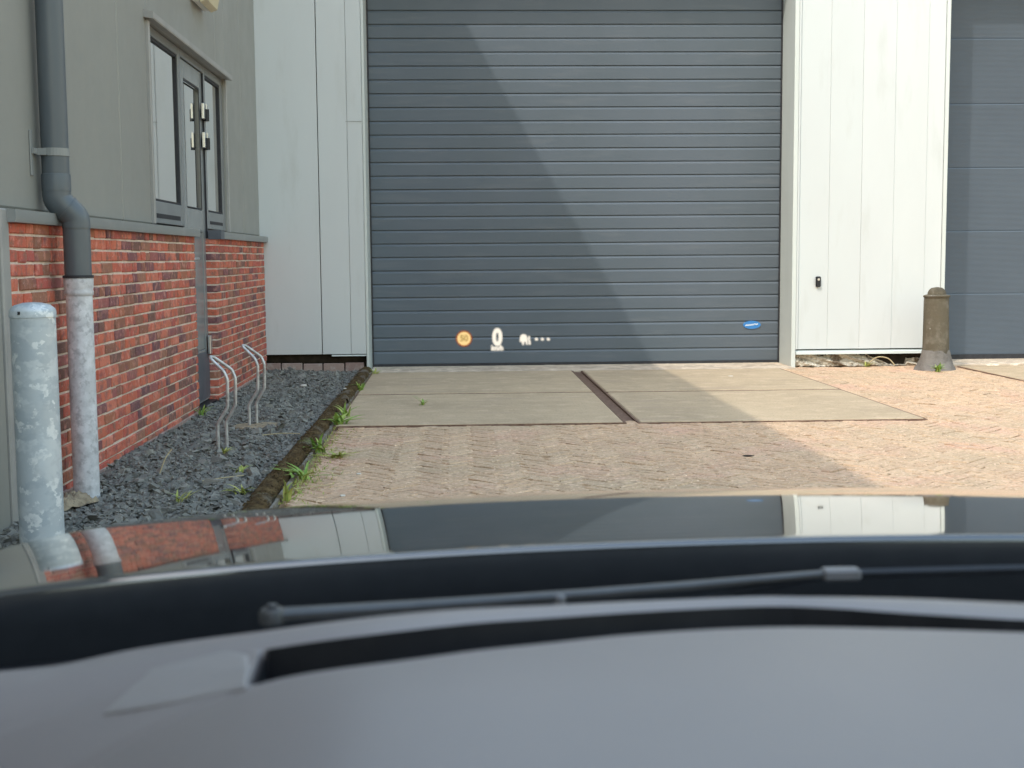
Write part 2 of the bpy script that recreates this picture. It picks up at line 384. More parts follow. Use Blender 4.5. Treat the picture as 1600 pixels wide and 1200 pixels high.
# mossy kerb
def kerb():
    mb = MB(); rnd = random.Random(4)
    y = 4.0; k = 0
    while y < 12.95:
        y1 = min(y+1.0, 12.96); rows = []
        off = rnd.gauss(0, .006); n = 28
        for i in range(n+1):
            yy = y+.004+(y1-y-.008)*i/n; row = []
            prof = [(-.955,-.05),(-.957,.022),(-.945,.040),(-.918,.050),(-.885,.048),(-.862,.036),(-.852,.012),(-.848,-.05)]
            for (px, pz) in prof:
                w = .008*math.sin(yy*13+px*40)+.006*math.sin(yy*31+1)+rnd.gauss(0,.004)
                row.append((px+off+w*.7, yy, pz+(w if pz > 0 else 0)))
            rows.append(row)
        mb.grid(rows); y = y1; k += 1
    return mb.build('kerb', M['moss'], smooth=True, angle=60)
kb = tag(kerb(), 'low concrete kerb covered in brown moss beside the gravel', kind='structure')
ke = MB(); rnd = random.Random(11)
for i in range(9):
    y0 = 4+i*1.0; ke.box(-.846+rnd.gauss(0,.004), -.832, y0+.004, min(y0+.996, 12.9), -.05, .012+rnd.uniform(0,.012))
ke.build('kerb_face', M['kerb'], kb)
# moss cushions on the kerb
ms = MB(); rng = np.random.default_rng(8)
for i in range(2600):
    y = rng.uniform(4.6, 12.95); x = -.905+rng.normal(0, .026); z = .046-((x+.905)/.055)**2*.02
    r = rng.uniform(.004, .011)
    a = rng.uniform(0, 6.28); vs = []
    for k in range(5): vs.append((x+r*math.cos(a+k*1.257), y+r*math.sin(a+k*1.257), z))
    vs.append((x+rng.normal(0,.002), y+rng.normal(0,.002), z+r*rng.uniform(.5,1.1)))
    ms.add(vs, [(k,(k+1)%5,5) for k in range(5)])
tag(ms.build('moss', M['moss'], fix=False), 'brown moss cushions growing on the kerb', kind='stuff')

# ------------------------------------------------------------------ grey office building (left)
bld = thing('office_building', 'grey metal clad building with orange red brick base and glazed entrance door', 'building', (-1.95, 9, 0))
# main cladding: pieces round the window opening; profile x faces
OY0, OY1, OZ0, OZ1 = 8.45, 11.22, 1.36, 2.62
c = MB()
seams = [-8, -6.9, -5.8, -4.7, -3.6, -2.5, -1.4, -.3, .8, 1.9, 3.0, 4.1, 5.2, 6.45, 7.70, OY0, OY1, 12.02, FY]
for a, b in zip(seams[:-1], seams[1:]):
    if a == OY0:
        c.bevbox(-2.0, CX, a+.002, 10.82, OZ1+.002, ROOF, .004); c.bevbox(-2.0, CX, 10.826, b-.002, OZ1+.002, ROOF, .004)
        continue
    c.bevbox(-2.0, CX, a+.001, b-.001, 1.348, ROOF, .009)
c.build('cladding', M['grey_clad'], bld)
r_ = MB(); r_.box(-9, -2.002, -8, 16, ROOF-.15, ROOF-.02); r_.box(-2.001, CX+.02, -8, FY-.01, ROOF+.001, ROOF+.05)
r_.box(-9, -8.9, -8, 16, 0, ROOF-.16); r_.box(-8.89, -2.0, -8, -7.9, 0, ROOF-.16)
r_.build('roof', M['coping'], bld)
# inner wall behind cladding so that it is closed
iw = MB(); iw.box(-2.35, -2.3, -7.8, FY+.4, 0, ROOF-.16); iw.build('inner_wall', M['gasket'], bld)
# wild bond brickwork as real bricks
def bricks(y0, y1, z0, z1, x, seed, ends=()):
    mb = MB(); rnd = random.Random(seed); h = .0505; j = .0115
    z = z0; row = 0
    while z + h < z1 + .012:
        y = y0; lastj = None
        first = rnd.choice([.10, .155, .21]) if row % 2 else rnd.choice([.21, .105, .16])
        Lb = first
        while y < y1 - .01:
            b = min(y+Lb, y1)
            if y1-b < .045: b = y1
            dx = rnd.gauss(0, .0016); tw = rnd.gauss(0, .0012)
            n0 = len(mb.v)
            mb.bevbox(x-.10, x+dx, y, b, z+rnd.gauss(0,.0008), min(z+h, z1)+rnd.gauss(0,.0008), .004)
            for k in range(n0, len(mb.v)):
                p = mb.v[k]; mb.v[k] = (p[0]+rnd.gauss(0,.0009)+tw*(p[1]-y)/.2, p[1]+rnd.gauss(0,.0011), p[2]+rnd.gauss(0,.0011))
            y = b + .0105
            Lb = rnd.choice([.21, .21, .10, .21, .10])
        z += h + j; row += 1
    return mb
BY0, BY1, BY2, BY3 = 5.62, 9.555, 10.36, FY-.012
w1 = bricks(BY0, BY1, .0, 1.285, WX, 21); w1.build('brick_wall', M['brick'], bld)
m1 = MB(); m1.box(WX-.12, WX-.0085, BY0+.004, BY1-.004, -.05, 1.284)
m1.build('mortar_bed', M['mortar'], bld)
w2 = bricks(BY2, BY3, .0, 1.285, WX, 22); w2.build('brick_wall', M['brick'], bld)
m2 = MB(); m2.box(WX-.12, WX-.0085, BY2+.004, BY3, -.05, 1.284)
m2.build('mortar_bed', M['mortar'], bld)
# faded foot course
ft = MB(); ft.bevbox(WX-.06, WX+.006, BY0, BY1-.01, -.05, .028, .006); ft.bevbox(WX-.06, WX+.006, BY2+.01, BY3, -.05, .028, .006)
ft.build('footing', M['plinth_brick'], bld)
# copings
cp = MB(); cp.prism([(CX-.01,1.284),(WX+.038,1.284),(WX+.042,1.30),(WX+.040,1.338),(CX-.01,1.347)], 'y', BY0-.03, BY1+.006)
cp.build('coping', M['coping'], bld, smooth=True, angle=20)
cp = MB(); cp.prism([(CX-.01,1.284),(WX+.038,1.284),(WX+.042,1.30),(WX+.040,1.338),(CX-.01,1.347)], 'y', BY2+.002, BY3+.0)
cq = cp.build('coping', M['coping'], bld, smooth=True, angle=20)
ce = MB(); ce.box(CX-.012, WX+.046, BY2-.006, BY2+.0015, 1.278, 1.35); ce.box(WX+.0425, WX+.046, BY2-.004, BY2+.16, 1.279, 1.348)
ce.build('coping_end', M['coping_dark'], cq)
# gap shadow strip between coping and cladding
# window and entrance frame
FX = -1.945
fr = MB()
def fb(y0, y1, z0, z1, d=.0, mb=None): (mb or fr).bevbox(-2.0, FX+d, y0, y1, z0, z1, .004)
fb(OY0+.002, 8.56, OZ0, OZ1); fb(8.562, 9.47, 2.56, OZ1); fb(8.562, 9.47, OZ0, 1.505)
fb(9.472, 9.56, OZ0, OZ1); fb(10.385, 10.47, OZ0, OZ1); fb(9.562, 10.383, 2.565, OZ1)
fb(10.472, 11.13, 2.56, OZ1); fb(10.472, 11.13, OZ0, 1.495); fb(11.132, OY1-.002, OZ0, OZ1)
frame = fr.build('window_frame', M['frame'], bld)
for (a, b, z0, z1) in ((8.562, 9.47, 1.507, 2.558), (10.472, 11.13, 1.497, 2.558)):
    gk = MB()
    gk.box(-1.985, FX-.008, a, a+.018, z0, z1); gk.box(-1.985, FX-.008, b-.022, b, z0, z1)
    gk.box(-1.985, FX-.008, a+.0181, b-.0221, z0, z0+.014); gk.box(-1.985, FX-.008, a+.0181, b-.0221, z1-.02, z1)
    gk.build('gasket', M['gasket'], frame)
ve = MB(); ve.box(FX+.0005, FX+.002, 8.66, 9.40, 1.395, 1.425); ve.build('vent_slot', M['gasket'], frame)
ve = MB(); ve.box(FX+.0005, FX+.002, 10.52, 11.08, 1.40, 1.425)
ve.build('vent_slot', M['gasket'], frame)
pn = MB(); pn.box(-1.972, -1.966, 8.581, 9.447, 1.522, 2.537); pn.build('pane', M['pane'], frame)
pn = MB(); pn.box(-1.972, -1.966, 10.491, 11.107, 1.512, 2.537); pn.build('pane', M['pane'], frame)
# head flashing, side trim
hf = MB(); hf.prism([(CX-.01,2.625),(CX+.055,2.615),(CX+.06,2.622),(CX+.06,2.655),(CX-.01,2.675)], 'y', 8.37, 11.27)
hf.build('head_flashing', M['trim_grey'], bld)
st = MB(); st.bevbox(-2.0, CX+.022, 8.405, 8.447, 1.349, 2.613, .004); st.build('side_trim', M['trim_grey'], bld)
st = MB(); st.bevbox(-2.0, CX+.012, OY1+.003, OY1+.035, 1.349, 2.613, .004)
st.build('side_trim', M['trim_grey'], bld)
# curtains behind panes
for (a, b) in ((8.5, 9.5), (10.45, 11.2)):
    cu = MB(); rows = []
    n = 90
    for zz in (1.4, 2.58):
        rows.append([(-2.07+.018*math.sin(k*.9)+.008*math.sin(k*.37+a), a+(b-a)*k/n, zz) for k in range(n+1)])
    cu.grid(rows); cu.build('curtain', M['curtain'], bld, smooth=True, fix=False, angle=80)
# door leaf: lower panel + glazed part
dl = MB(); LX = -1.955
dl.bevbox(-1.995, LX, 9.565, 9.70, .03, 2.558, .004); dl.bevbox(-1.995, LX, 10.27, 10.378, .03, 2.558, .004)
dl.bevbox(-1.995, LX, 9.702, 10.268, 2.43, 2.558, .004); dl.bevbox(-1.995, LX, 9.702, 10.268, 1.33, 1.50, .004)
dl.bevbox(-1.995, LX-.006, 9.702, 10.268, .43, 1.328, .003); dl.bevbox(-1.995, LX, 9.702, 10.268, .03, .428, .003)
leaf = dl.build('entrance_door', M['doorleaf'], bld)
kp = MB(); kp.box(LX+.001, LX+.003, 9.60, 10.36, .05, .41); kp.build('kick_plate', M['coping_dark'], leaf)
gp = MB(); gp.box(-1.98, -1.974, 9.703, 10.267, 1.502, 2.428); gp.build('pane', M['pane'], leaf)
gg = MB(); gg.box(LX-.002, LX+.0015, 10.252, 10.2675, 1.503, 2.427); gg.box(LX-.002, LX+.0015, 9.703, 10.251, 2.414, 2.427); gg.box(LX-.002, LX+.0015, 9.703, 10.251, 1.503, 1.512)
gg.build('gasket', M['gasket'], leaf)
cu = MB(); n = 60
cu.grid([[(-2.07+.015*math.sin(k*.8+1)+.008*math.sin(k*.31), 9.6+.8*k/n, zz) for k in range(n+1)] for zz in (1.4, 2.5)])
cu.build('curtain', M['curtain'], bld, smooth=True, fix=False, angle=80)
eg = MB(); eg.box(-1.99, FX+.004, 10.3795, 10.384, .03, 2.557); eg.build('door_seal', M['gasket'], bld)
rv = MB(); rv.bevbox(-2.0, FX, 10.386, 10.45, .0, 1.355, .004); rv.build('door_jamb', M['coping_dark'], bld)
ds = MB(); ds.box(-2.02, WX-.02, 9.56, 10.36, -.03, .022); ds.build('door_sill', M['black'], bld)
for z in (2.04, 2.26):
    hg = MB(); hg.bevbox(FX+.001, FX+.022, 10.285, 10.345, z-.06, z+.06, .004); hg.bevbox(FX+.001, FX+.022, 10.40, 10.465, z-.068, z+.068, .004)
    hgo = hg.build('hinge', M['chrome'], leaf)
    hk = MB(); hk.tube([(FX+.026, 10.372, z-.07), (FX+.026, 10.372, z+.02)], .02, 12); hk.build('hinge_pin', M['black'], hgo)
hg = MB(); hg.bevbox(FX+.001, FX+.022, 10.27, 10.345, .385, .53, .004); hg.bevbox(FX+.001, FX+.03, 10.385, 10.455, .40, .53, .004)
hg.build('hinge', M['chrome'], leaf)
hd = MB(); hd.tube(fillet([(LX, 9.625, 1.125), (LX+.055, 9.625, 1.125), (LX+.06, 9.75, 1.128)], .02), .011, 10); hd.bevbox(LX+.001, LX+.008, 9.60, 9.65, 1.03, 1.17, .003)
hd.build('door_handle', M['chrome'], leaf, smooth=True)
# grey return and side panel nearer the car
tr = MB(); tr.bevbox(-2.0, WX+.004, 5.515, 5.612, -.02, 1.34, .006); tr.build('corner_trim', M['trim_grey'], bld)
sp = MB(); sp.bevbox(-2.0, WX-.008, 1.0, 5.51, -.02, 1.34, .005); sp.build('side_panel', M['grey_clad'], bld)

# wall light
wl = thing('wall_light', 'cream box light on the grey cladding above the entrance door', 'light', (CX+.02, 10.1, 3.1))
b_ = MB(); b_.bevbox(CX+.001, CX+.07, 9.86, 10.32, 3.01, 3.30, .015); b_.build('lamp_housing', M['lamp_face'], wl)
b_ = MB(); b_.prism([(CX+.071,3.00),(CX+.12,3.02),(CX+.14,3.12),(CX+.071,3.30)], 'y', 9.88, 10.30); b_.build('lamp_cover', M['lamp_body'], wl)

# ------------------------------------------------------------------ downpipe
dp = thing('downpipe', 'grey plastic downpipe with a double bend running into a zinc standpipe', 'downpipe', (-1.77, 6.2, 0))
PY = 6.18
up = MB(); up.lathe(-1.842, PY, [(.0615,1.50),(.0615,ROOF-.1)], 28); up.build('upper_pipe', M['pvc'], dp, smooth=True)
sk = MB(); sk.lathe(-1.842, PY, [(.0605,1.438),(.0655,1.440),(.0655,1.515),(.0645,1.519),(.0605,1.52)], 28); sk.build('pipe_socket', M['pvc'], dp, smooth=True)
el = MB()
path = fillet([(-1.842,PY,1.445),(-1.842,PY,1.395),(-1.768,PY+.035,1.325),(-1.768,PY+.035,1.27)], .05, 6)
el.tube(path, .064, 28); el.build('elbow', M['pvc'], dp, smooth=True)
rg = MB(); mid = Vector((-1.805, PY+.0175, 1.36)); dv = Vector((.074,.035,-.07)).normalized()*.004
rg.tube([mid-dv, mid+dv], .067, 28); rg.build('elbow_joint', M['pvc'], dp, smooth=True)
lp = MB(); lp.lathe(-1.768, PY+.035, [(.0615,1.03),(.0615,1.29)], 28); lp.build('lower_pipe', M['pvc'], dp, smooth=True)
zs = MB(); zs.lathe(-1.768, PY+.035, [(.0605,-.03),(.0605,.955),(.066,.962),(.067,.975),(.064,.985),(.067,.995),(.068,1.035),(.064,1.04)], 32)
zs.build('standpipe', M['galv2'], dp, smooth=True)
rim = MB(); rim.lathe(-1.768, PY+.035, [(.0622,1.0405),(.0705,1.0405),(.0705,1.052),(.0622,1.053)], 32); rim.build('rubber_ring', M['gasket'], dp, smooth=True)
br = MB(); br.lathe(-1.842, PY, [(.062,1.60),(.0655,1.60),(.0655,1.635),(.062,1.635)], 28); br.box(CX+.006, -1.86, PY-.068, PY-.06, 1.602, 1.633); br.bevbox(CX+.001, CX+.008, PY-.125, PY-.095, 1.505, 1.71, .002)
br.box(CX+.009, CX+.02, PY-.115, PY-.06, 1.605, 1.63)
br.build('bracket', M['coping'], dp)
sd = MB(); rng = np.random.default_rng(2)
rows = []
for i in range(9):
    rr = .115*(1-i/8.0); row = []
    for k in range(25):
        a = k/24*2*math.pi; w = 1+.18*math.sin(3*a+1)+.12*math.sin(7*a)
        row.append((-1.775+rr*w*math.cos(a)*.75, 6.0+rr*w*math.sin(a)*1.5, .012+.045*(1-(rr/.115)**2)+(rng.normal(0,.006) if i < 8 else 0)))
    row[-1] = row[0]; rows.append(row)
sd.grid(rows); tag(sd.build('sand_heap', M['sand'], smooth=True, angle=70), 'small heap of sandy mortar at the foot of the zinc standpipe', 'sand heap')

# ------------------------------------------------------------------ galvanised bollard
gb = thing('steel_bollard', 'thick galvanised steel bollard with a domed cap beside the downpipe', 'bollard', (-1.63, 5.1, 0))
b_ = MB(); b_.lathe(-1.63, 5.1, [(.084,-.05),(.084,.905)], 40); b_.build('bollard_tube', M['galv'], gb, smooth=True)
cp_ = MB(); cp_.lathe(-1.63, 5.1, [(.080,.9045),(.0868,.906),(.0868,.928),(.083,.938),(.066,.952),(.035,.961),(.006,.963)], 40); cap = cp_.build('bollard_cap', M['galv'], gb, smooth=True, angle=50)
s_ = MB(); s_.lathe(-1.655, 5.1-.081, [(.006,.918),(.006,.93)], 10); s_.build('cap_screw', M['black'], cap)

# ------------------------------------------------------------------ bike racks
def rack(x, y, label, s):
    t = thing('bike_rack', label, 'bike rack', (x, y, 0), 'bike racks in the gravel')
    mb = MB(); ex, ey = .032, .105
    h = s
    A = [(0,0,-.08),(0,0,.165),(.062,-.01,.262),(.066,-.01,.425*h),(.045,-.005,.475*h),(-.03,.012,.545*h)]
    B = [(ex,ey,-.08),(ex,ey,.165),(ex+.058,ey-.01,.262),(ex+.062,ey-.01,.425*h),(ex+.042,ey-.005,.475*h),(-.018,.050,.552*h)]
    pts = A[:-1] + [A[-1], (-.037,.03,.558*h), B[-1]] + B[:-1][::-1]
    pts = [(x+p[0], y+p[1], p[2]) for p in pts]
    mb.tube(fillet(pts, .016, 5), .0098, 12)
    mb.build('hoop', M['rack_steel'], t, smooth=True, angle=60)
    return t
r1 = rack(-1.40, 7.62, 'bent steel bike rack nearest the bollard, in front of the entrance door hinge', 1.0)
r2 = rack(-1.375, 8.62, 'bent steel bike rack farther from the bollard, standing on a bare concrete footing', 1.0)
fo = MB(); fo.lathe(-1.33, 8.66, [(.15,-.03),(.148,.024),(.13,.03),(.01,.031)], 18, wob=lambda a, z: 1+.12*math.sin(2*a+.5)+.08*math.sin(5*a))
fo.build('footing', M['sand'], r2)

# ------------------------------------------------------------------ white warehouse
wh = thing('warehouse', 'white metal clad warehouse with two dark sectional doors', 'building', (1.2, FY, 0))
def wall_strips(strips, z0, z1, name, seed=0):
    mb = MB(); rnd = random.Random(seed)
    for (a, b, d) in strips:
        mb.bevbox(a, b, FY, FY+.06, z0, z1, .0025)
        for k in range(len(mb.v)-24, len(mb.v)):
            p = mb.v[k]; t = (p[0]-a)/(b-a)
            mb.v[k] = (p[0], p[1]-(d[0]*(1-t)+d[1]*t), p[2])
    return mb.build(name, M['white_clad'], wh)
wall_strips([(-1.925,-1.337,(0,.002)), (-1.329,-1.048,(.003,.0)), (-1.046,-.899,(.004,.009))], .178, 4.2, 'wall_panel')
ct = MB(); ct.bevbox(-.897, -.872, FY-.012, DY+.06, -.01, 4.2, .004); ct.build('corner_trim', M['white_trim'], wh)
hb = MB(); hb.box(-1.06, -.9, FY-.0115, FY-.0105, 2.448, 2.452); hb.build('panel_joint', M['coping'], wh)
wall_strips([(3.399,3.418,(.014,.014)), (3.422,3.7195,(.0,.0)), (3.7205,4.0435,(.001,.0)), (4.0445,4.3695,(.002,.001)), (4.3705,4.6935,(-.004,.006)), (4.6945,4.862,(.002,.003))], .176, 4.2, 'wall_panel', 2)
rt = MB(); rt.bevbox(3.352, 3.396, FY-.018, DY+.06, -.01, 4.2, .004); rt.build('corner_trim', M['white_trim'], wh)
rt = MB(); rt.bevbox(4.866, 4.905, FY-.012, DY+.06, .0, 4.2, .004); rt.build('corner_trim', M['white_trim'], wh)
fl = MB(); fl.prism([(FY+.03,.166),(FY-.03,.150),(FY-.034,.125),(FY+.03,.125)], 'x', 3.40, 4.90); fl.build('base_flashing', M['white_trim'], wh)
fl = MB(); fl.prism([(FY+.03,.172),(FY-.012,.168),(FY-.014,.158),(FY+.03,.158)], 'x', -1.24, -.9); fl.build('base_flashing', M['white_trim'], wh)
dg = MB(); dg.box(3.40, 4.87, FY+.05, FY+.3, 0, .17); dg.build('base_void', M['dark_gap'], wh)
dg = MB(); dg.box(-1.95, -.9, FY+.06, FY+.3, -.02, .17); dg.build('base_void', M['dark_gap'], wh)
up_ = MB(); up_.bevbox(-1.925, 12.0, FY, FY+.06, 4.203, 8.0, .005); up_.build('upper_wall', M['white_clad'], wh)
far = MB(); far.bevbox(9.3, 12.0, FY, FY+.06, .0, 4.2, .005); far.build('wall_panel', M['white_clad'], wh)
bk = MB(); bk.box(-1.95, 12.0, FY+.07, DY+.5, 4.25, 4.4); bk.box(-1.95, 12.0, DY+.1, DY+.3, -.05, 4.24); bk.box(-1.95, 12, FY+.07, DY+.6, 7.9, 8.02); bk.build('inner_wall', M['gasket'], wh)
# brick and rubble plinths
pb = bricks(-1.9, -.915, .0, .125, 0, 31)
pm = MB(); rnd = random.Random(31); x = -1.93
while x < -.93:
    l = rnd.uniform(.19, .225); e = min(x+l, -.915)
    pm.bevbox(x, e-.012, FY+.012+rnd.gauss(0,.004), FY+.05, .0, .088+rnd.gauss(0,.007), .006); x = e
pm.build('brick_plinth', M['plinth_brick'], wh)
rb = MB(); rnd = random.Random(12)
rows = []
n = 110
def rub(xx):   # height of crumbled concrete, broken away near the bollard
    t = (xx-3.40)/1.46
    return (.118 if t < .5 else .118*max(.12, 1-(t-.5)*5.5)) if t < .78 else .075
for zi in range(9):
    row = []
    for k in range(n+1):
        xx = 3.40+1.46*k/n; h = rub(xx)
        z = h*zi/8; ny = .02*math.sin(xx*17+zi)+.012*math.sin(xx*41+zi*2)+rnd.gauss(0,.007)
        row.append((xx, FY+.012+.03*(zi/8)**2+ny*.8, z+rnd.gauss(0,.003)))
    rows.append(row)
rows.append([(3.40+1.46*k/n, FY+.14, rows[-1][k][2]+.004) for k in range(n+1)])
rb.grid(rows); rb.build('crumbling_plinth', M['rubble'], wh)

# ribbed door 1
def ribbed_door():
    mb = MB(); z0 = .035; pitch = .1372; k = 0; prof = []
    while z0+k*pitch < 4.22:
        z = z0+k*pitch
        prof += [(DY-.001, z+.0), (DY-.006, z+pitch-.030), (DY-.0055, z+pitch-.028), (DY+.006, z+pitch-.011), (DY+.016, z+pitch-.010), (DY+.016, z+pitch-.002)]
        k += 1
    rows = [[(x, y, z) for (y, z) in prof] for x in (-.868, .5, 1.9, 3.348)]
    mb.grid(rows); return mb
d1 = ribbed_door().build('sectional_door', M['door1'], wh)
bs = MB(); bs.box(-.868, 3.348, DY-.012, DY+.04, .008, .034); bs.build('bottom_seal', M['gasket'], d1)
d1s = MB(); d1s.box(-.871, -.855, DY-.015, DY+.03, .01, 4.2); d1s.build('door_seal', M['gasket'], d1)
d1s = MB(); d1s.box(3.335, 3.3515, DY-.015, DY+.03, .01, 4.2); d1s.build('door_seal', M['gasket'], d1)
# oval badge
bd = MB(); n = 36
el_ = lambda a, s: (3.062+.092*s*math.cos(a), .402+.042*s*math.sin(a))
bd.prism([el_(2*math.pi*k/n, 1) for k in range(n)], 'y', DY-.012, DY-.0005)
bdo = bd.build('door_badge', M['blue'], d1); bdo['label'] = 'small blue oval badge with a pale wavy mark'
sw = MB()
path = [(2.995,.392),(3.01,.404),(3.022,.393),(3.036,.407),(3.048,.395),(3.062,.409),(3.075,.399),(3.09,.414),(3.105,.405),(3.125,.412)]
for a, b in zip(path[:-1], path[1:]):
    d = Vector((b[0]-a[0], b[1]-a[1])).normalized(); nrm = Vector((-d.y, d.x))*.0055
    sw.prism([(a[0]-nrm.x,a[1]-nrm.y),(b[0]-nrm.x,b[1]-nrm.y),(b[0]+nrm.x,b[1]+nrm.y),(a[0]+nrm.x,a[1]+nrm.y)], 'y', DY-.014, DY-.0125)
sw.build('badge_mark', M['badge_white'], bdo)
# panelled door 2 with a fine micro rib
def panel_door():
    mb = MB(); prof = []; z = .07
    step = .0125
    joints = [.07, .71, 1.36, 2.01, 2.66, 3.32, 3.97, 4.22]
    for a, b in zip(joints[:-1], joints[1:]):
        n = int((b-a-.022)/step); st = (b-a-.022)/n
        prof += [(DY+.005, a-.003), (DY-.002, a+.001)]
        for k in range(n):
            zz = a+.006+k*st
            prof += [(DY+.0, zz), (DY-.0022, zz+st*.35), (DY-.0022, zz+st*.7), (DY+.0, zz+st*.98)]
    rows = [[(x, y, z) for (y, z) in prof] for x in (4.908, 6.5, 9.3)]
    mb.grid(rows); return mb
d2 = panel_door().build('sectional_door', M['door2'], wh)
d2['label'] = 'slate blue sectional door with fine ribs'
bs = MB(); bs.box(4.908, 9.3, DY-.012, DY+.04, .02, .069); bs.build('bottom_seal', M['gasket'], d2)
# thresholds
th = MB(); th.bevbox(-.865, 3.345, 12.725, DY+.05, -.06, .008, .006); th.build('threshold', M['threshold'], wh)
th = MB(); th.bevbox(4.91, 9.3, 12.80, DY+.05, -.06, .020, .006); th.build('threshold', M['threshold'], wh)
# key switch on the pillar
ks = MB(); ks.bevbox(3.592, 3.642, FY-.03, FY-.001, .80, .905, .008); ko = ks.build('key_switch', M['black'], wh)
kk = MB(); kk.lathe(0, 0, [(.012,0),(.012,.004)], 12)
kk.v = [(3.617+p[0], FY-.031-p[2], .875+p[1]) for p in kk.v]; kk.build('switch_button', M['chrome'], ko)

# ------------------------------------------------------------------ concrete bollard
cb = thing('concrete_bollard', 'mossy old concrete bollard with rounded top and flared mortar foot by the white pillar', 'bollard', (4.655, 12.5, 0))
wob = lambda a, z: 1+.02*math.sin(3*a+z*9)+.015*math.sin(7*a+z*31)
b_ = MB(); b_.lathe(4.655, 12.5, [(.130,-.02),(.127,.1),(.124,.25),(.120,.45),(.116,.66),(.115,.70)], 30, wob); b_.build('bollard_shaft', M['conc_bollard'], cb, smooth=True, angle=60)
b_ = MB(); b_.lathe(4.655, 12.5, [(.10,.69),(.124,.702),(.126,.716),(.112,.724),(.088,.728),(.086,.745),(.075,.772),(.05,.792),(.01,.80)], 30, wob); b_.build('bollard_top', M['conc_bollard'], cb, smooth=True, angle=60)
b_ = MB(); b_.lathe(4.655, 12.5, [(.205,-.02),(.19,.012),(.168,.045),(.150,.09),(.138,.14),(.1275,.19)], 30, lambda a, z: 1+.05*math.sin(2*a+1)+.03*math.sin(5*a+z*20)); b_.build('mortar_foot', M['mortar_grey'], cb, smooth=True, angle=60)

# ------------------------------------------------------------------ weeds and litter
def weed(x, y, z, n, h, spread, label, m='weed', seed=0, broad=.010):
    rnd = random.Random(seed); mb = MB()
    for i in range(n):
        a = rnd.uniform(0, 2*math.pi); L_ = 1.25*h*rnd.uniform(.5, 1.15); lean = 1.45*rnd.uniform(.25, 1)*spread
        w = 1.2*broad*rnd.uniform(.6, 1.3); dx, dy = math.cos(a), math.sin(a); px, py = -dy, dx
        bx, by = x+rnd.gauss(0, spread*.15), y+rnd.gauss(0, spread*.15); L0 = len(mb.v); rows = []
        for k in range(6):
            t = k/5; ww = w*(1-t)**.6*(.5+1.2*t if t < .5 else 1.1)
            cx_ = bx+dx*lean*t*t; cy_ = by+dy*lean*t*t; cz = z+L_*(t-.32*t*t*lean/max(spread,1e-3))
            rows.append([(cx_-px*ww, cy_-py*ww, cz+ww*.4), (cx_, cy_, cz), (cx_+px*ww, cy_+py*ww, cz+ww*.4)])
        mb.grid(rows)
    o = mb.build('weed', M[m], smooth=True, fix=False, angle=180)
    return tag(o, label, 'weed', 'weeds along the kerb and joints')
weed(-.80, 6.02, 0, 7, .105, .05, 'tall yellow green weed leaf at the bonnet end of the mossy kerb', 'weed_dry', 1, .014)
weed(-.79, 6.62, 0, 16, .08, .16, 'sprawling light green weed low beside the kerb, second from the bonnet', 'weed', 2, .010)
weed(-.80, 7.55, 0, 16, .10, .11, 'upright grassy weed at the kerb on the block paving before the slabs', 'weed', 3, .010)
weed(-.70, 7.35, 0, 14, .035, .14, 'flat yellowish moss tuft on the paving beside the kerb', 'weed_dry', 4, .010)
weed(-.80, 8.75, 0, 18, .085, .13, 'bushy green weed at the front corner of the concrete slab', 'weed', 5, .015)
weed(-.79, 9.2, 0, 9, .10, .10, 'thin green weed at the kerb just behind the slab corner', 'weed', 6, .010)
weed(-.815, 11.0, 0, 18, .085, .06, 'small bright green weed at the kerb halfway along the slabs', 'weed', 7, .010)
weed(-.80, 12.55, 0, 12, .06, .09, 'tiny green weed at the foot of the white door trim', 'weed_dry', 8, .008)
weed(-.27, 9.83, .004, 10, .085, .07, 'small grass tuft growing out of the concrete slab', 'weed', 9, .007)
weed(4.58, 12.22, 0, 30, .085, .08, 'bright green tuft at the foot of the concrete bollard', 'weed', 10, .008)
weed(-1.83, 9.35, .01, 14, .08, .07, 'green weed against the brick corner beside the door', 'weed', 11, .008)
weed(-1.27, 5.95, .015, 10, .06, .08, 'sparse yellow weed in the gravel near the bonnet', 'weed_dry', 12, .006)
weed(-1.13, 6.72, .015, 10, .05, .07, 'pale weed in the gravel next to the long straw', 'weed_dry', 13, .007)
weed(-1.33, 7.45, .015, 8, .045, .06, 'low weed in the gravel at the foot of the nearer bike rack', 'weed_dry', 14, .006)
weed(-1.02, 6.12, .015, 14, .06, .08, 'olive weed on the gravel side of the kerb', 'weed_dry', 15, .008)
weed(4.1, 12.88, 0, 14, .06, .10, 'straggly weed in the broken plinth under the white pillar', 'weed_dry', 16, .005)

gm = MB(); rng = np.random.default_rng(17)
for i in range(900):
    y = 5.9+abs(rng.normal(0, 1.5)) if i % 3 else rng.uniform(5.9, 12.8)
    if y > 8.6 and i % 3: continue
    x = -.825+abs(rng.normal(0, .07 if y < 8.6 else .008)); h_ = rng.uniform(.006, .022); a = rng.uniform(0, 6.28); w_ = rng.uniform(.002, .005)
    gm.add([(x-w_*math.cos(a), y-w_*math.sin(a), .0), (x+w_*math.cos(a), y+w_*math.sin(a), .0), (x+rng.normal(0,.012), y+rng.normal(0,.012), h_)], [(0,1,2)])
tag(gm.build('grass', M['weed_dry'], fix=False), 'short yellow green grass and moss in the paving joints along the kerb', kind='stuff')

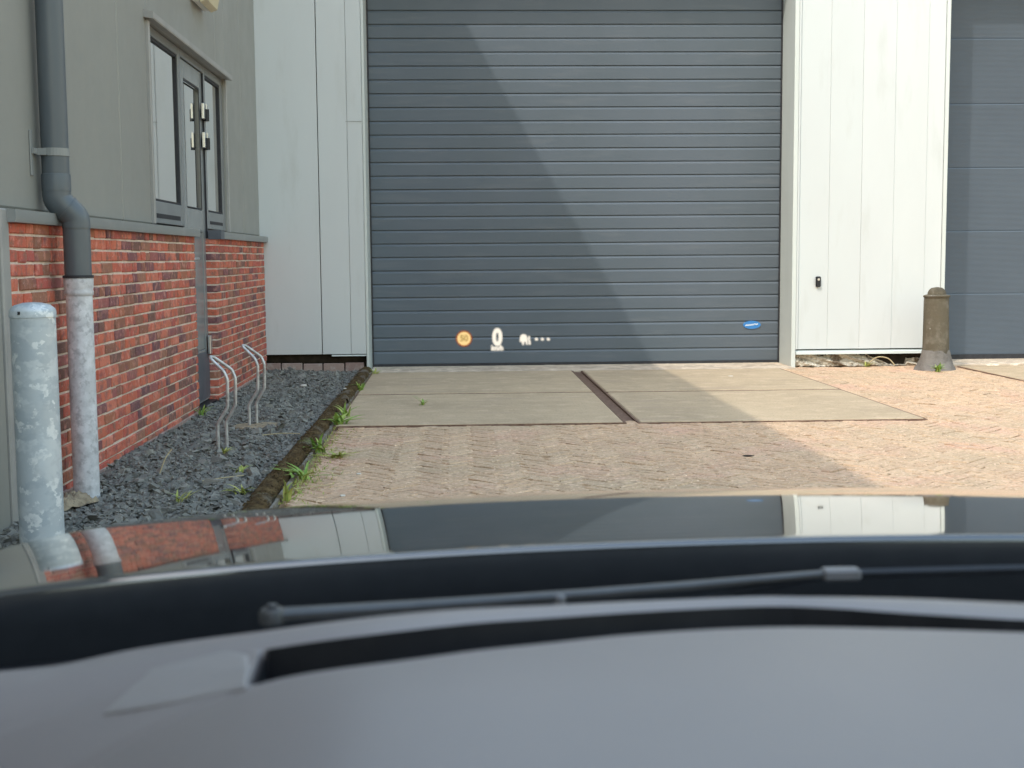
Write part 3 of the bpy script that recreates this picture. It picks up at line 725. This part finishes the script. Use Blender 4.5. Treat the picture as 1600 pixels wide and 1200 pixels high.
def straw(pts, label, r=.003):
    mb = MB(); mb.tube(fillet(pts, .05, 4), r, 6)
    tag(mb.build('straw', M['straw'], smooth=True), label, 'straw', 'dry straws')
straw([(-1.545,6.75,.02),(-1.52,6.78,.10),(-1.49,6.8,.14)], 'pale stalk standing up in the gravel')
straw([(-1.27,6.45,.03),(-1.18,6.5,.035),(-1.09,6.6,.03)], 'long dry straw lying on the gravel near the kerb')
straw([(-1.22,8.12,.03),(-1.1,8.18,.034),(-.99,8.16,.03)], 'dry straw lying on the gravel behind the nearer bike rack')
straw([(-.80,6.3,.008),(-.72,6.33,.012),(-.62,6.42,.008)], 'dry straw lying on the paving beside the kerb')
straw([(4.12,12.9,.03),(4.22,12.93,.10),(4.33,12.9,.085),(4.38,12.86,.01)], 'bent dry stalk hanging out of the broken plinth', .006)

def pebble(x, y, z, s, label, m='pebble', flat=.6):
    rnd = random.Random(int(x*100+y*7)); mb = MB()
    n, k = 7, 5
    prof = [(s*math.sin(math.pi*i/k), z+s*flat*(1-math.cos(math.pi*i/k))/2) for i in range(1, k)]
    mb.lathe(x, y, prof, n, wob=lambda a, zz: 1+.2*math.sin(2*a+x)+.15*math.sin(3*a+y))
    tag(mb.build('pebble' if m == 'pebble' else 'fallen_leaf', M[m], smooth=True), label, 'stone' if m == 'pebble' else 'leaf')
pebble(-1.33, 11.3, .02, .035, 'pale flat stone on the gravel near the white facade')
pebble(-.91, 10.55, .07, .016, 'tiny pale stone on top of the mossy kerb')
pebble(-.52, 6.75, .0, .014, 'small white stone on the paving, nearer the slab')
pebble(-.55, 6.12, .0, .016, 'small white stone on the paving close to the bonnet')
pebble(2.52, 11.9, .005, .022, 'small white stone on the sunlit concrete slab')
pebble(1.62, 7.17, .0, .028, 'small dark dead leaf on the block paving', 'leaf', .3)

# ------------------------------------------------------------------ the car
car = thing('car', 'dark grey car seen from its driver seat, bonnet, wiper and grey dashboard', 'car', (.38, 1.2, 0))
XC, ZR, C2, C4, A1, B1, YR0, YC = .38, .8503, .0355, .02, .06, .1508, 1.22, .06
def rearY(x): return YR0-YC*(x-XC)**2
def bon_z(x, y):
    d = x-XC; v = y-YR0
    if v > 1.0: v1 = 1.0; extra = v-1.0; return ZR-C2*d*d-C4*d**4-A1*v1-.5*B1*v1*v1-(A1+B1)*extra-1.6*extra**2
    return ZR-C2*d*d-C4*d**4-A1*v-.5*B1*v*v
bn = MB(); HW = 1.04; rows = []; nx = 90
vs_ = [-.006, -.003, 0, .002, .005] + [.02+.98*k/36 for k in range(37)] + [1.04,1.1,1.17,1.24,1.3]
for v in vs_:
    row = []
    for k in range(nx+1):
        x = XC-HW+2*HW*k/nx; y = rearY(x)+max(v, 0)
        z = bon_z(x, rearY(x)*0+YR0+max(v, 0)-YC*(x-XC)**2)
        e = max(0, abs(x-XC)-.93); z -= 4.5*e*e
        if v < .005:   # rolled rear edge
            t = (.005-v)/.011; ang = t*math.pi/2
            y = rearY(x)+.005-.006*math.sin(ang); z = z-.006*(1-math.cos(ang))
        row.append((x, y, z))
    rows.append(row)
bn.grid(rows); edge0 = [tuple(p) for p in rows[0]]; bon = bn.build('bonnet', M['paint'], car, smooth=True, fix=False, angle=70)
sl = MB(); sl.grid([[(p[0], p[1]+.0005, p[2]+.0002) for p in edge0], [(p[0], p[1]-.002, p[2]-.012) for p in edge0], [(p[0], p[1]+.004, p[2]-.035) for p in edge0], [(p[0], p[1]+.02, p[2]-.08) for p in edge0]])
sl.build('bonnet_seal', M['seal'], car, smooth=True, fix=False, angle=70)
# body sides and front under the bonnet
bs_ = MB(); last = rows[-1]
bs_.grid([[(p[0], p[1]+.002, p[2]-.004) for p in last], [(p[0], p[1]+.10-.10*abs(p[0]-XC)**2, p[2]-.14) for p in last], [(p[0], p[1]+.12-.12*abs(p[0]-XC)**2, .25) for p in last]])
for side, kx in ((-1, 0), (1, nx)):
    edge = [r[kx] for r in rows]
    bs_.grid([[(p[0], p[1], p[2]-.003) for p in edge], [(p[0]+side*.04, p[1], p[2]-.1) for p in edge], [(p[0]+side*.03, p[1], .3) for p in edge]])
bs_.build('body', M['paint'], car, smooth=True, fix=False, angle=60)
# cowl below the windscreen
cw = MB(); rows = []
for (yy, zz) in ((1.235, .77), (1.18, .772), (1.10, .768), (1.04, .772), (1.0, .79), (.98, .80)):
    rows.append([(XC+1.0*(k/40*2-1), yy-.06*(k/20-1)**2, zz-.035*(k/20-1)**2) for k in range(41)])
cw.grid(rows); cw.build('cowl', M['cowl'], car, smooth=True, fix=False)
# windscreen: one clear curved pane rising over the dashboard
ws = MB(); rows = []
for i in range(13):
    t = i/12
    rows.append([(XC+.78*(k/24*2-1)*(1-.10*t), 1.0-.85*t-.07*(k/12-1)**2*(1-t*.4), .835+.47*t-.02*(k/12-1)**2) for k in range(25)])
ws.grid(rows); ws.build('windscreen', M['screen'], car, smooth=True, fix=False)

rf = MB(); rows = []
for (yy, zz) in ((.13,1.325),(.05,1.365),(-.3,1.42),(-.9,1.43),(-1.6,1.40),(-1.9,1.34)):
    rows.append([(XC+.72*(k/20*2-1), yy-.05*(k/10-1)**2, zz-.05*(k/10-1)**2) for k in range(21)])
rf.grid(rows); rf.grid([[(p[0], p[1], p[2]+.04) for p in r] for r in rows]); rf.build('car_roof', M['cowl'], car, smooth=True, fix=False)
for sx in (-1, 1):
    pl = MB(); pl.tube([(XC+sx*.92, .95, .80), (XC+sx*.84, .52, 1.06), (XC+sx*.74, .08, 1.29)], [.05,.045,.04], 12); pl.build('windscreen_pillar', M['cowl'], car, smooth=True)
    dr = MB(); dr.bevbox(XC+sx*.96-.05, XC+sx*.96+.05, -1.2, .92, .35, .93, .02); dr.build('car_door', M['paint'], car)
cb = MB(); cb.box(XC-.85, XC+.85, -1.35, .15, .28, .32); cb.box(XC-.85, XC+.85, -1.42, -1.355, .28, 1.33); cb.build('cabin', M['cowl'], car)
# dashboard: loft across x; profile runs from near edge to the far lip
def lerp_tab(tab, x):
    if x <= tab[0][0]: return tab[0][1]
    for i in range(len(tab)-1):
        (a, fa), (b, fb_) = tab[i], tab[i+1]
        if x <= b:      # cubic through the measured points
            t = (x-a)/(b-a); h = b-a
            m0 = (fb_-tab[i-1][1])/(b-tab[i-1][0]) if i else (fb_-fa)/h
            m1 = (tab[i+2][1]-fa)/(tab[i+2][0]-a) if i+2 < len(tab) else (fb_-fa)/h
            return (2*t**3-3*t*t+1)*fa+(t**3-2*t*t+t)*h*m0+(3*t*t-2*t**3)*fb_+(t**3-t*t)*h*m1
    return tab[-1][1]
# measured tables (metres)
DASH_FAR = [(-0.3154, 0.8851), (-0.2685, 0.8739), (-0.2255, 0.8744), (-0.1806, 0.8663), (-0.1248, 0.8519), (-0.05, 0.8413), (0.0342, 0.8441), (0.1204, 0.8526), (0.2078, 0.856), (0.2924, 0.8469), (0.3715, 0.828)]
DASH_UP = [(-0.1323, 0.8176), (-0.048, 0.8029), (0.0329, 0.8139), (0.117, 0.828), (0.203, 0.8359), (0.2435, 0.8282), (0.2814, 0.8146), (0.3554, 0.7913)]
DASH_LO = [(-0.1163, 0.7626), (-0.0449, 0.7465), (0.0307, 0.7627), (0.1108, 0.784), (0.1926, 0.7926), (0.2711, 0.7843), (0.3463, 0.7706)]
SLOT_L = -0.1245
REFLECT_WEDGE = [(-0.2227, 0.7974), (-0.1746, 0.777), (-0.1268, 0.7569), (-0.1283, 0.7843), (-0.1339, 0.8103), (-0.1532, 0.833), (-0.1777, 0.8523), (-0.2027, 0.8324)]
WIPER0 = (-0.1377, 0.985, 0.8492)
WIPER1 = (0.3031, 1.06, 0.8546)
WIPER2 = (0.5013, 1.07, 0.8541)
BOLT = (0.0782, 1.0, 0.853)
HUD_O = (0.0618, 2.0, 0.996)
HUD_R = (0.99906, -0.04265, -0.00796)
HUD_U = (0.01204, 0.09618, 0.99529)
HUD_PX = 0.000982
# end tables
def sstep(a, b, x):
    t = min(1, max(0, (x-a)/(b-a))); return t*t*(3-2*t)
def sst(a, b, x):
    t = min(1, max(0, (x-a)/(b-a))); return t*t*(3-2*t)
def zdash(x, y=.9): return .89-.75*(.34*math.tanh(max(0, .02-x)/.34))**2-2.6*max(0, -.04-x)**2*sst(.88, .60, y)
def dprof(x):
    far, upY, loY = lerp_tab(DASH_FAR, x), lerp_tab(DASH_UP, x), lerp_tab(DASH_LO, x)
    ZD = zdash(x)
    if x < SLOT_L: upY = min(upY, far-.028); loY = min(loY, upY-.012)
    d = sstep(SLOT_L-.004, SLOT_L+.004, x)*.035
    P = [(.12,ZD-.16),(.20,ZD-.085),(.30,ZD-.035),(.40,ZD-.012),(.5,ZD-.004),(.58,ZD-.001),(.66,ZD)]
    P[-1] = (min(.66, loY-.02), ZD)
    kf = .25+13*max(0, -.02-x)
    P += [(loY-.012,ZD+.000),(loY-.004,ZD-.0015),(loY,ZD-.002*(d/.035)-.0002),(loY+.002,ZD-d*.5),(loY+.004,ZD-d)]
    P += [(upY-.004,ZD-d),(upY-.002,ZD-d*.5),(upY,ZD-.0006),(upY+.004,ZD+.0005)]
    m_ = max(far, upY+.022)
    P += [((upY+m_)/2, ZD+.003),(m_-.005,ZD+.0015),(m_,ZD-.003),(m_+.012,ZD-.02),(m_+.03,ZD-.075)]
    return [(y, z-zdash(x)+zdash(x, y)) for y, z in P]
xs = sorted(set([-.42+1.56*k/130 for k in range(131)] + [SLOT_L-.004+.001*k for k in range(9)]))
cols_ = [[(x, y, z) for (y, z) in dprof(x)] for x in xs]
da = MB(); da.grid(cols_)
dash = da.build('dashboard', M['dash'], car, smooth=True, fix=False, angle=50)
sv = MB(); rows = []
for x in [SLOT_L+.002+(1.13-SLOT_L)*k/70 for k in range(71)]:
    lo, upv = lerp_tab(DASH_LO, x), lerp_tab(DASH_UP, x); ZD = zdash(x); e_ = lambda y: zdash(x)-zdash(x, y)
    rows.append([(x, y, z-e_(y)) for y, z in ((lo+.002, ZD-.0035), (lo+.0065, ZD-.031), (upv-.0062, ZD-.031), (upv-.0012, ZD-.0004))])
sv.grid(rows)
sv.add([(SLOT_L+.0015, rows[0][0][1], rows[0][0][2]), (SLOT_L+.0015, rows[0][3][1], rows[0][3][2]), (SLOT_L+.0025, rows[0][2][1], rows[0][2][2]), (SLOT_L+.0025, rows[0][1][1], rows[0][1][2])], [(0,1,2,3)])
sv.build('defroster_vent', M['black'], dash, fix=False)
rwedge = MB()  # thin raised wedge added to imitate a soft reflection on the dashboard
outl = REFLECT_WEDGE
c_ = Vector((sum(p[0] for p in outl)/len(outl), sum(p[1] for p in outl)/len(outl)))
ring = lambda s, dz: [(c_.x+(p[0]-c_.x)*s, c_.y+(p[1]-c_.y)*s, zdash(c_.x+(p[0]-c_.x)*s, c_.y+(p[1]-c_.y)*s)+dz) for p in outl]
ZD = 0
n = len(outl); rwedge.v = ring(1, ZD-.002)+ring(.985, ZD+.0004)+ring(.9, ZD+.0012)
rwedge.f = [(k,(k+1)%n,n+(k+1)%n,n+k) for k in range(n)]+[(n+k,n+(k+1)%n,2*n+(k+1)%n,2*n+k) for k in range(n)]+[tuple(range(2*n,3*n))]
rwedge.build('reflection_wedge', M['dash_light'], dash)['label'] = 'lighter grey wedge at the end of the vent, a painted reflection'

# wiper
wp = MB()
P0, P1 = Vector(WIPER0), Vector(WIPER1)
pts = [P0.lerp(P1, t)+Vector((0,0,-.002*math.sin(t*math.pi))) for t in (0,.1,.25,.4,.55,.7,.85,1)]
rows = []
for i, p in enumerate(pts):
    t = i/7; w = .007*(1-t)+.004*t; h = .0036*(1-t)+.0021*t
    rows.append([p+Vector((0,-w,-h)), p+Vector((0,-w,h*.3)), p+Vector((0,-w*.3,h)), p+Vector((0,w,h)), p+Vector((0,w,-h)), p+Vector((0,-w,-h))])
wp.grid(rows)
wip = wp.build('wiper', M['wiper'], car, smooth=True, angle=30)
pc = MB(); pc.lathe(P0.x-.006, P0.y, [(.0105,P0.z-.006),(.0105,P0.z+.001),(.0085,P0.z+.0045),(.0045,P0.z+.0055)], 20); pc.lathe(P0.x-.006, P0.y, [(.0045,P0.z+.0053),(.0045,P0.z+.0078),(.002,P0.z+.0085)], 8)
pc.build('pivot_cap', M['wiper'], wip, smooth=True)
cn = MB(); dvec = (P1-P0).normalized(); Q = P1+dvec*.006
cn.bevbox(Q.x-.006, Q.x+.026, Q.y-.007, Q.y+.007, Q.z-.006, Q.z+.004, .002); cn.build('connector', M['wiper_light'], wip)
bl = MB(); Q2 = Vector(WIPER2)
pts = [Q2+(Q-Q2)*t for t in (0,.25,.5,.75,1)] + [Q+(P0-P1)*.42+Vector((0,.004,-.022))]
rows = []
for p in pts:
    rows.append([p+Vector((0,-.003,-.004)), p+Vector((0,-.004,.0)), p+Vector((0,.0,.003)), p+Vector((0,.004,-.001)), p+Vector((0,.002,-.006)), p+Vector((0,-.003,-.004))])
bl.grid(rows); bl.build('wiper_blade', M['cowl'], wip, smooth=True, angle=30)
bo = MB(); bo.lathe(BOLT[0], BOLT[1], [(.0045,BOLT[2]-.006),(.0045,BOLT[2]+.002),(.002,BOLT[2]+.004)], 10); bo.build('washer_nozzle', M['wiper_light'], wip, smooth=True)

# head-up display: the projected image hangs over the bonnet, where its optics put it
hud = bpy.data.objects.new('head_up_display', None); col.objects.link(hud); hud.parent = car; hud.matrix_parent_inverse = Matrix.Translation(-car.location)
HO, HRT, HUP = Vector(HUD_O), Vector(HUD_R), Vector(HUD_U)   # origin, unit right and up, all in metres
HN = HRT.cross(HUP)
def hpt(u, v, d=0): return HO+HRT*u+HUP*v+HN*d
def hud_poly(name, polys, m, d=0):
    mb = MB()
    for poly in polys:
        n = len(poly)
        mb.add([hpt(u, v, d) for u, v in poly]+[hpt(u, v, d-.0015) for u, v in poly], [tuple(range(n)), tuple(range(n, 2*n))[::-1]]+[(k,(k+1)%n,n+(k+1)%n,n+k) for k in range(n)])
    return mb.build(name, m, hud)
def disc(cu_, cv, r, n=32): return [(cu_+r*math.cos(2*math.pi*k/n), cv+r*math.sin(2*math.pi*k/n)) for k in range(n)]
def text_mesh(name, s, size, cu_, cv, m, d=0, sx=1, bold=0):
    cv_ = bpy.data.curves.new(name, 'FONT'); cv_.body = s; cv_.size = size; cv_.align_x = 'CENTER'; cv_.align_y = 'CENTER'; cv_.extrude = .0004; cv_.offset = bold
    o = bpy.data.objects.new(name, cv_); col.objects.link(o)
    dg_ = bpy.context.evaluated_depsgraph_get(); me = bpy.data.meshes.new_from_object(o.evaluated_get(dg_))
    bpy.data.objects.remove(o)
    me.transform(Matrix.Scale(sx, 4, (1,0,0)))
    mw = Matrix((HRT, HUP, HN)).transposed().to_4x4(); mw.translation = hpt(cu_, cv, d)
    me.transform(mw); me.name = name; me.materials.clear(); me.materials.append(m)
    o = bpy.data.objects.new(name, me); col.objects.link(o); o.parent = hud
    return o
U = HUD_PX
ringp = []
n = 36; mb = MB()
o_, i_ = disc(0, 0, 12.6*U, n), disc(0, 0, 10.6*U, n)
mb.v = [tuple(hpt(-52*U+p[0], p[1])) for p in o_]+[tuple(hpt(-52*U+p[0], p[1])) for p in i_]
mb.f = [(k,(k+1)%n,n+(k+1)%n,n+k) for k in range(n)]
mb.build('sign_ring', M['hud_red'], hud)
hud_poly('sign_disc', [disc(-52*U, 0, 10.55*U)], M['hud_yellow'])
text_mesh('sign_number', '50', 13.5*U, -52*U, 0, M['hud_dark'], .004, .95, .0004)
text_mesh('speed_digit', '0', 35*U, 0, 1*U, M['hud_white'], 0, .82, .0018)
text_mesh('speed_unit', 'km/h', 10.5*U, 0, -15*U, M['hud_white'], 0, .88, .0006)
ic = [[(-9,-3.5),(-8.6,4),(-6.5,7.5),(-3,8.6),(.5,7.5),(2.8,4),(3.2,-3),(3.6,-8),(1.2,-8),(.2,-3.6),(-.8,-3.2),(-2.2,-4.5),(-2.4,-8.3),(-5,-8.3),(-5.4,-4),(-6.6,-3.8)],
      [(4,-1),(4.3,4.5),(5.8,6.2),(7.2,4),(7,-1),(8.2,-4),(8,-8),(5.2,-8),(4.8,-4)]]
hud_poly('call_icon', [[((44+p[0])*U, (-1.5+p[1])*U) for p in poly] for poly in ic], M['hud_white'])
for k in range(3):
    cu_ = (61+k*9.3)*U
    hud_poly('status_dot', [[(cu_-2.6*U, -1*U),(cu_-1.6*U,1*U),(cu_+.8*U,1.2*U),(cu_+2.9*U,-.8*U),(cu_+2.2*U,-2.8*U),(cu_-1.2*U,-2.9*U)]], M['hud_white'])

# ------------------------------------------------------------------ light, sky, camera
S = Vector((.86, 1, -1.56)).normalized()
sun = bpy.data.lights.new('sun', 'SUN'); sun.energy = .82; sun.angle = R(.55); sun.color = (1, .945, .86)
so = bpy.data.objects.new('sun', sun); so.rotation_euler = S.to_track_quat('-Z', 'Y').to_euler(); so.location = (-10, -10, 20); col.objects.link(so)
w = bpy.data.worlds.new('World'); sc.world = w; w.use_nodes = True
sk = w.node_tree.nodes.new('ShaderNodeTexSky'); sk.sky_type = 'NISHITA'; sk.sun_disc = False
sk.sun_elevation = math.asin(-S.z); sk.sun_rotation = math.atan2(-S.x, -S.y); sk.air_density = 2.2; sk.dust_density = 2.0; sk.ozone_density = 1.0
w.node_tree.links.new(sk.outputs[0], w.node_tree.nodes['Background'].inputs['Color']); w.node_tree.nodes['Background'].inputs['Strength'].default_value = .15

cam = bpy.data.cameras.new('camera'); co = bpy.data.objects.new('camera', cam); col.objects.link(co)
F = 2040/1600; yaw, pit, roll = R(2.4), math.atan(198/2040), .008
f = Vector((math.sin(yaw)*math.cos(pit), math.cos(yaw)*math.cos(pit), -math.sin(pit)))
r = Vector((math.cos(yaw), -math.sin(yaw), 0)); u = r.cross(f)
r2 = r*math.cos(roll)-u*math.sin(roll); u2 = r2.cross(f)
mw = Matrix((r2, u2, -f)).transposed().to_4x4(); mw.translation = (0, 0, 1.12); co.matrix_world = mw
cam.sensor_width = 36; cam.lens = 36*F; cam.clip_start = .05; cam.clip_end = 500
cam.dof.use_dof = True; cam.dof.focus_distance = 8.5; cam.dof.aperture_fstop = 9
sc.camera = co
sc.view_settings.view_transform = 'Standard'; sc.view_settings.look = 'None'; sc.view_settings.gamma = 1; sc.view_settings.use_curve_mapping = False
sc.view_settings.exposure = 1.33
sc.render.engine = 'CYCLES'; sc.cycles.use_denoising = True
sc.cycles.transparent_max_bounces = 16; sc.cycles.max_bounces = 8
